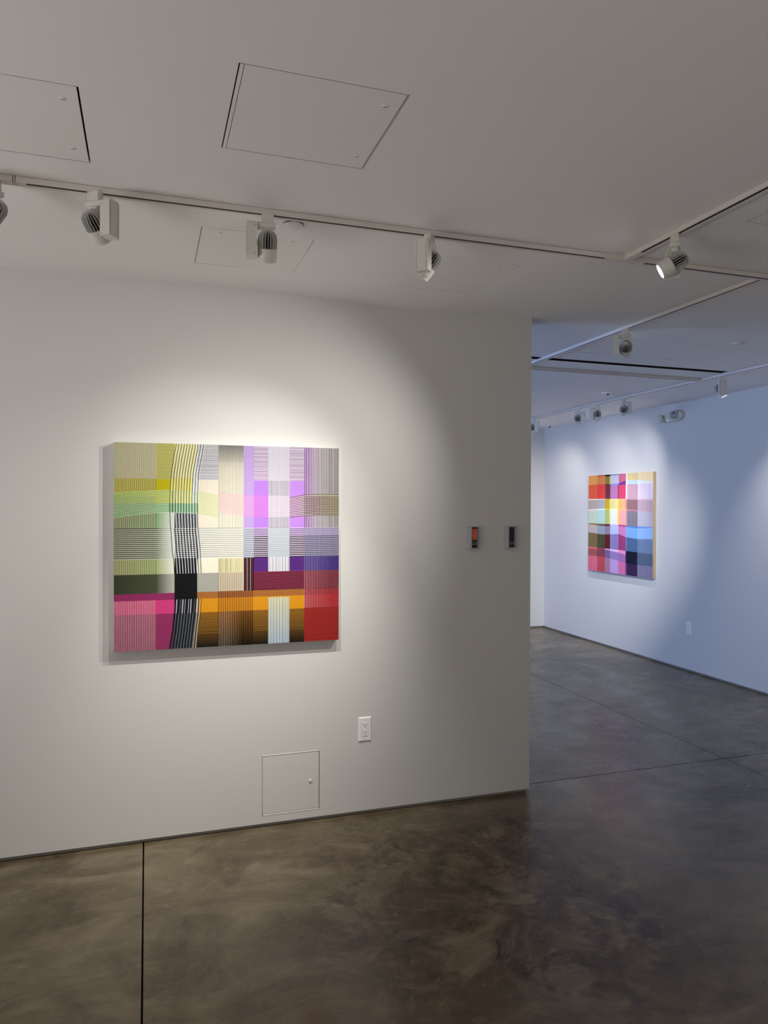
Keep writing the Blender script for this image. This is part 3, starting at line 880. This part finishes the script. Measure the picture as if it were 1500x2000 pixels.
P.vlines(c4, c5, 0, R3, 26, 0.22, [(176, 172, 160)], 1, jitter=0.3); P.vlines(c4, c5, 0, 0.11, 22, 0.3, [(104, 106, 106)], 1.5, cb=[(206, 200, 186)], jitter=0.3)
P.vlines(c5, c6, 0, R3, 10, 0.4, [(186, 150, 222), (214, 196, 236)], 1, jitter=0.2)
P.vlines(c7, c8, 0, R1, 20, 0.4, [(236, 232, 242)], 1, jitter=0.2); P.hlines(c7, c8, 0, R1, 24, 0.25, [(196, 188, 208)], 2)
P.vlines(c7, c8, R1, R3, 20, 0.42, [(168, 160, 172)], 1, jitter=0.35)
P.vlines(c9, 1, 0, R3, 21, 0.38, [(96, 52, 108), (104, 66, 110), (84, 74, 84), (108, 100, 100)], 1, jitter=0.12)
for k in range(21):
    x = c9 + (1 - c9) * k / 21; tt = k / 20
    P.rect(x + 0.0006, x + 0.0034, 0, R3, (104 - 20 * tt, 46 + 44 * tt, 122 - 34 * tt), 1.5)
# waving bands
top = curve([(0, 0.243), (0.09, 0.234), (0.20, 0.2265), (0.252, 0.2262), (0.36, 0.233), (0.44, 0.25)])
bot = curve([(0, 0.362), (0.09, 0.346), (0.20, 0.335), (0.26, 0.334), (0.36, 0.343), (0.44, 0.357)])
mid = lambda x: 0.29
for k in range(16):     # tinted grounds of the band
    a = c2 * k / 16; b_ = c2 * (k + 1) / 16
    cc = (150 + 50 * k / 16, 176 + 16 * k / 16, 36)
    P.poly([(a, top(a)), (b_, top(b_)), (b_, 0.29), (a, 0.29)], [cc] * 4, 1.9)
    cc = (112 + 24 * max(0, k - 9) / 6, 158 + 26 * max(0, k - 9) / 6, 118 + 14 * max(0, k - 9) / 6)
    P.poly([(a, 0.29), (b_, 0.29), (b_, bot(b_)), (a, bot(a))], [cc] * 4, 1.9)
P.vlines(c0, c1, 0.256, 0.336, 22, 0.40, [(120, 150, 96), (150, 140, 120)], 2.2)
P.hwave(0, c2, top, bot, 15, 0.40, (206, 232, 170), 3, (214, 240, 190))
P.hwave(c2, c3, top, bot, 15, 0.42, (214, 240, 190), 3); P.hwave(c3, c4, top, bot, 15, 0.42, (208, 222, 138), 3)
top2 = curve([(0.44, 0.231), (0.55, 0.249), (0.66, 0.2505), (0.764, 0.251)]); bot2 = curve([(0.44, 0.333), (0.55, 0.353), (0.66, 0.358), (0.764, 0.356)])
P.hwave(c4, c5, top2, bot2, 17, 0.45, (236, 190, 204), 3); P.hwave(c5, c6, top2, bot2, 17, 0.5, (240, 160, 224), 3); P.hwave(c6, c7, top2, bot2, 17, 0.55, (226, 132, 220), 3); P.hwave(c7, c8, top2, bot2, 17, 0.5, (246, 222, 240), 3)
top3 = curve([(0.764, 0.2575), (0.834, 0.243), (0.92, 0.239), (1, 0.241)]); bot3 = curve([(0.764, 0.360), (0.834, 0.353), (0.92, 0.348), (1, 0.349)])
for k in range(8):
    a = c8 + (1 - c8) * k / 8; b_ = c8 + (1 - c8) * (k + 1) / 8
    P.poly([(a, top3(a)), (b_, top3(b_)), (b_, bot3(b_)), (a, bot3(a))], [(232 - 4 * k, 196 + 2 * k, 236 - 9 * k)] * 4, 1.9)
P.vlines(c9, 1, 0.25, 0.346, 21, 0.35, [(70, 44, 70)], 2.4)
P.hwave(c8, 1, top3, bot3, 13, 0.42, (92, 54, 72), 3, (120, 94, 66))
# woven white band
for k in range(11):
    pass
P.vlines(c0, c1, R3, R4, 22, 0.34, [(150, 168, 136), (196, 160, 158)], 1)
P.hlines(c0, c1, R3, R4, 16, 0.46, [(58, 66, 44)], 2); P.hlines(c1, c2, R3, R4, 16, 0.42, [(70, 80, 56)], 2, cr=[(226, 228, 220)])
P.hlines(c3, c4, R3, R4, 16, 0.30, [(138, 136, 126)], 2); P.hlines(c4, c5, R3, R4, 16, 0.30, [(150, 146, 128)], 2)
P.hlines(c5, c6, R3, R4, 16, 0.55, [(214, 216, 228)], 2); P.vlines(c5, c6, R3, R4, 8, 0.35, [(196, 198, 212)], 2.5)
P.hlines(c6, c7, R3, R4, 16, 0.44, [(226, 214, 232)], 2); P.hlines(c8, c9, R3, R4, 16, 0.44, [(226, 214, 232)], 2)
P.hlines(c7, c8, R3, R4, 16, 0.36, [(96, 104, 124)], 2); P.vlines(c7, c8, R3, R4, 20, 0.4, [(232, 236, 240)], 2.5)
P.vlines(c9, 1, R3, R4, 21, 0.36, [(206, 200, 230)], 2); P.hlines(c9, 1, R3, R4, 16, 0.36, [(212, 206, 232)], 2.5)
P.vlines(c9, 1, R3, R4, 21, 0.2, [(40, 32, 74)], 3)
# row below
P.vlines(c0, c1, R4, R5, 22, 0.42, [(120, 160, 70), (190, 124, 116)], 1); P.vlines(c0 + 0.0036, c1, R4, R5, 22, 0.2, [(236, 232, 208)], 1.6)
P.vlines(c4, c5, R4, R5, 14, 0.3, [(122, 112, 66)], 1, jitter=0.15); P.vlines(c4 + 0.002, c5, R4, R5, 14, 0.25, [(246, 240, 208)], 1.5)
P.vlines(c5, c6, R4, R6, 6, 0.26, [(226, 206, 208), (150, 44, 62)], 1)
P.vlines(c7, c8, R4, R5, 20, 0.42, [(244, 244, 248), (156, 154, 168), (240, 238, 244)], 1, jitter=0.3)
P.vlines(c9, 1, R4, R5, 21, 0.3, [(160, 140, 196)], 1); P.vlines(c9 + 0.003, 1, R4, R5, 21, 0.25, [(28, 20, 66)], 1.5)
# dark band with drifting lines
for k in range(22):
    v0 = R5 + (R6 - R5) * k / 22
    for a, b_, ca, cb_ in ((c0, c1, (74, 84, 56), (92, 98, 74)), (c1, c2, (92, 98, 74), (214, 214, 206)), (c3, c4, (132, 128, 118), (120, 116, 106))):
        P.poly([(a, v0 + 0.0016), (b_, v0), (b_, v0 + 0.0017), (a, v0 + 0.0033)], [ca, cb_, cb_, ca], 1)
for k in range(9):
    v0 = R6 + (R7 - R6) * k / 9
    P.poly([(c0, v0 + 0.001), (c2, v0), (c2, v0 + 0.0016), (c0, v0 + 0.0026)], [(186, 60, 128)] * 4, 1)
    P.poly([(c3, v0), (c9, v0 + 0.001), (c9, v0 + 0.0024), (c3, v0 + 0.0014)], [(122, 52, 62)] * 4, 1)
P.vlines(c4, c5, R5, R6, 14, 0.4, [(118, 44, 44)], 1); P.hlines(c4, c5, R5, R6, 18, 0.35, [(232, 224, 196)], 1.5)
P.hlines(c6, c9, R5, R6, 14, 0.40, [(178, 62, 92)], 1); P.hlines(c9, 1, R5, R6, 14, 0.38, [(170, 66, 80)], 1); P.vlines(c9, 1, R5, R7, 21, 0.36, [(214, 128, 140)], 1.5); P.vlines(c9 + 0.003, 1, R5, R7, 21, 0.26, [(60, 14, 34)], 1.7)
P.hlines(c9, 1, R6, R7, 5, 0.34, [(120, 26, 36)], 1)
# orange row and below: dark red threads down through it
P.vlines(c4, c6, R6, R7, 20, 0.36, [(92, 30, 34)], 2); P.vlines(c4, c6, R7, R8, 20, 0.34, [(120, 44, 26)], 2); P.vlines(c4, c6, R8, 1, 20, 0.42, [(86, 22, 26)], 2, cb=[(24, 12, 10)]); P.vlines(c4 + 0.0042, c6, R8, 1, 20, 0.24, [(226, 182, 120)], 2, cb=[(172, 160, 140)])
P.rect(c7, c8, R7 + 0.005, 1, (228, 222, 190), 1, cb=(186, 204, 220)); P.vlines(c7, c8, R7 + 0.005, 1, 22, 0.30, [(150, 138, 96), (244, 240, 218), (176, 166, 126)], 2, cb=[(84, 112, 142), (232, 240, 246), (120, 146, 170)], jitter=0.3)
P.vlines(c9, 1, R7, R8, 21, 0.36, [(226, 148, 144)], 1); P.vlines(c9 + 0.003, 1, R7, R8, 21, 0.3, [(130, 18, 30)], 1.5)
P.hlines(c9, 1, R8, 1, 34, 0.4, [(144, 30, 28), (178, 50, 44)], 1, jitter=0.3)
P.vlines(c0, c1, R7, 1, 24, 0.40, [(196, 140, 128), (228, 84, 146)], 1, cb=[(124, 108, 94), (170, 50, 112)]); P.vlines(c0 + 0.0022, c1, R7, 1, 24, 0.16, [(244, 222, 200)], 1.6)
P.rect(c0, c1, R8, R8 + 0.002, (150, 100, 110), 2)
P.hlines(c1, c2, R8, 1, 34, 0.35, [(176, 62, 116)], 1, jitter=0.3)
for a, b_ in ((c3, c4), (c6, c7), (c8, c9)):
    P.hlines(a, b_, R8, 0.935, 20, 0.35, [(120, 82, 24), (166, 116, 38)], 1, jitter=0.3)
# the dark waving threads down the second column
wl = curve([(0, 0.2589), (0.074, 0.2468), (0.1575, 0.2368), (0.232, 0.2329), (0.306, 0.2309), (0.376, 0.233), (0.469, 0.2392), (0.53, 0.2425), (0.5615, 0.2474), (0.6315, 0.2515), (0.757, 0.2529), (0.809, 0.2505), (0.90, 0.2437), (1, 0.2296)])
wr = curve([(0, 0.3759), (0.155, 0.3533), (0.259, 0.3494), (0.339, 0.3495), (0.40, 0.3516), (0.5316, 0.3621), (0.63, 0.3664), (0.762, 0.3666), (0.837, 0.3625), (0.931, 0.3523), (1, 0.3462)])
for k in range(12):    # pale ground carried along by the threads above the band
    v0, v1 = R1 * 1.65 * k / 12, R1 * 1.65 * (k + 1) / 12
    cc = (240, 234, 160) if v1 < R1 + 0.01 else (238, 228, 96)
    cut = lambda v, j: wl(v) + (wr(v) - wl(v)) * j
    P.poly([(wl(v0), v0), (cut(v0, 0.79), v0), (cut(v1, 0.79), v1), (wl(v1), v1)], [cc] * 4, 0.5)
    P.poly([(cut(v0, 0.79), v0), (wr(v0), v0), (wr(v1), v1), (cut(v1, 0.79), v1)], [(224, 232, 242)] * 4, 0.5)
P.vwave(0, 0.336, wl, wr, 11, 0.0025, (28, 30, 36), 4, 16)
P.vwave(0, 0.29, lambda v: wl(v) + 0.004, lambda v: wr(v) + 0.004, 11, 0.0022, (250, 248, 226), 3.6, 14)
P.vwave(0.29, 0.336, wl, wr, 11, 0.0040, (34, 70, 66), 4.2, 4)
P.vwave(0.336, R5, wl, wr, 11, 0.0028, (26, 26, 30), 4, 16, pick=lambda i: i in (0, 1, 10, 9))
P.vwave(0.336, R5, lambda v: wl(v) + 0.012, lambda v: wr(v) - 0.006, 9, 0.0030, (226, 228, 236), 4.4, 16)
P.vwave(0.336, R3, lambda v: wl(v) + 0.016, lambda v: wr(v) - 0.002, 9, 0.0014, (226, 228, 236), 4.4, 6)
P.hlines(c2, c3, R3, R4, 16, 0.42, [(238, 238, 240)], 5)
P.vwave(R3, R4, lambda v: wl(v) + 0.017, lambda v: wr(v) - 0.012, 8, 0.0052, (8, 8, 18), 5.2, 8)
for k in range(16):
    v0 = R3 + (R4 - R3) * k / 16
    P.vlines(c2 + 0.002, c3 - 0.002, v0 + 0.0002, v0 + 0.0026, 16, 0.5, [(236, 236, 240)], 5.6)
P.rect(c2, c3, R5, R7, (3, 3, 5), 6)
P.vwave(R7, R8, wl, wr, 14, 0.0042, (214, 218, 230), 4, 6, pick=lambda i: 0 < i < 12)
P.vwave(R7, 1, lambda v: wl(v) + 0.004, lambda v: wr(v) - 0.012, 9, 0.0070, (8, 8, 12), 4.6, 10)
P.vwave(R8, 1, wl, wr, 11, 0.0022, (40, 14, 22), 4.7, 10, pick=lambda i: i in (0, 1, 9, 10))
P.vwave(R7, R8, wl, wr, 11, 0.0026, (90, 30, 22), 4.7, 4, pick=lambda i: i in (9, 10))
P.vwave(R7, 1, lambda v: wl(v) + 0.004, lambda v: wr(v) - 0.004, 11, 0.0030, (226, 204, 160), 4.65, 10, pick=lambda i: i in (9, 10))
P.vwave(R8, 1, lambda v: wl(v) + 0.008, lambda v: wr(v) - 0.008, 9, 0.0016, (120, 130, 146), 4.65, 10)
ps = P.build('painted_surface', m_paint, t)
ps['kind'] = 'stuff'

# ---- smaller painting on the right wall
D2 = 0.040
W2_, H2_ = 1.16, 1.116
t = thing('painting', 'smaller red, pink and blue plaid painting on a wooden panel, far right wall', 'painting', (XR, 7.47, 0.862), -PI / 2)
obj('wooden_panel', bx(0, W2_, -D2 + 0.001, -0.001, 0, H2_), m_wood, t)
P = Painter(W2_, H2_, -D2 + 0.0008, 0.00012, 0.98)
UC = [0, 0.155, 0.285, 0.368, 0.50, 0.61, 0.632, 0.785, 1.0]
ROW = [  # height of each row's upper edge at u = 0, 0.25, 0.5, 0.62, 0.8, 1 ; colours per column C0..C4, gap, C5, C6
    ((0, 0, 0, 0, 0, 0), [(238, 160, 84), (226, 132, 74), (138, 126, 52), (196, 196, 212), (202, 104, 132), (236, 222, 220), (226, 202, 144), (240, 216, 168)]),
    ((.098, .095, .093, .070, .070, .092), [(235, 98, 66), (234, 84, 66), (110, 52, 60), (136, 156, 212), (112, 52, 142), (236, 226, 226), (190, 214, 224), (228, 232, 242)]),
    ((.100, .104, .112, .106, .112, .105), [(235, 94, 64), (236, 68, 64), (110, 50, 58), (188, 122, 172), (212, 66, 106), (238, 222, 228), (196, 156, 170), (226, 210, 226)]),
    ((.245, .247, .249, .250, .252, .253), [(240, 222, 206), (226, 220, 216), (214, 172, 30), (240, 226, 150), (246, 196, 130), (224, 168, 176), (196, 140, 150), (218, 180, 196)]),
    ((.262, .258, .256, .258, .262, .274), [(192, 172, 160), (180, 180, 176), (206, 166, 32), (230, 214, 152), (240, 176, 122), (186, 128, 136), (142, 106, 112), (190, 164, 176)]),
    ((.357, .348, .343, .350, .362, .378), [(248, 238, 220), (244, 244, 236), (234, 204, 40), (250, 244, 180), (248, 190, 124), (226, 150, 150), (200, 130, 136), (206, 166, 182)]),
    ((.372, .360, .358, .366, .372, .380), [(206, 216, 196), (186, 216, 206), (176, 192, 112), (236, 236, 230), (242, 166, 160), (196, 150, 160), (132, 122, 132), (186, 180, 196)]),
    ((.502, .505, .508, .512, .516, .518), [(150, 116, 66), (116, 100, 62), (94, 40, 64), (206, 184, 234), (172, 60, 114), (120, 120, 176), (94, 128, 192), (110, 150, 214)]),
    ((.512, .530, .520, .528, .538, .525), [(196, 180, 170), (150, 160, 176), (146, 126, 150), (186, 192, 232), (206, 126, 186), (140, 170, 224), (122, 172, 226), (146, 186, 236)]),
    ((.600, .615, .602, .628, .640, .630), [(126, 106, 66), (76, 72, 46), (92, 16, 20), (142, 126, 182), (152, 60, 112), (110, 120, 170), (76, 102, 142), (110, 130, 166)]),
    ((.755, .757, .759, .763, .768, .770), [(240, 116, 106), (180, 66, 86), (206, 160, 210), (238, 190, 236), (246, 150, 198), (40, 30, 70), (6, 6, 26), (88, 102, 124)]),
    ((.772, .768, .786, .802, .776, .776), [(168, 88, 86), (136, 62, 82), (126, 92, 142), (152, 126, 186), (162, 112, 172), (40, 30, 70), (10, 10, 42), (86, 102, 126)]),
    ((.848, .846, .868, .884, .888, .884), [(232, 112, 136), (196, 76, 86), (172, 122, 152), (196, 162, 216), (216, 112, 166), (110, 60, 110), (52, 32, 72), (132, 126, 156)]),
]
US = [0, 0.25, 0.5, 0.62, 0.8, 1.0]
def rowy(i):
    if i >= len(ROW): return lambda x: 1.0
    return curve(list(zip(US, ROW[i][0])))
for i, (edge, cols) in enumerate(ROW):
    tf, bf = rowy(i), rowy(i + 1)
    for j in range(8):
        n_ = 6
        for k in range(n_):
            a = UC[j] + (UC[j + 1] - UC[j]) * k / n_; b_ = UC[j] + (UC[j + 1] - UC[j]) * (k + 1) / n_
            c = cols[j]
            P.poly([(a, tf(a)), (b_, tf(b_)), (b_, max(tf(b_), bf(b_))), (a, max(tf(a), bf(a)))], [c] * 4, 0)
        # fine ruled threads
        nl = int((UC[j + 1] - UC[j]) * 60)
        for k in range(nl):
            if random.random() < 0.45:
                a = UC[j] + (UC[j + 1] - UC[j]) * (k + 0.3) / nl
                d = random.choice((-14, -9, 9, 14))
                P.poly([(a, tf(a)), (a + 0.004, tf(a)), (a + 0.004, max(tf(a), bf(a))), (a, max(tf(a), bf(a)))], [tuple(min(250, max(3, x + d)) for x in cols[j])] * 4, 1)
P.rect(UC[2], UC[3], 0, 0.018, (16, 14, 30), 2); P.rect(UC[1], UC[2], 0, 0.012, (190, 60, 60), 2); P.rect(UC[3], UC[4], 0, 0.010, (110, 130, 180), 2)
P.rect(UC[3] - 0.012, UC[3], 0.02, 0.10, (222, 192, 40), 2); P.rect(UC[4] - 0.012, UC[4], 0.11, 0.247, (140, 40, 60), 2)
P.rect(UC[3] - 0.012, UC[3], 0.254, 0.50, (236, 226, 70), 2); P.rect(UC[4] - 0.022, UC[4], 0.254, 0.50, (244, 226, 80), 2)
ps = P.build('painted_surface', m_paint, t)
ps['kind'] = 'stuff'
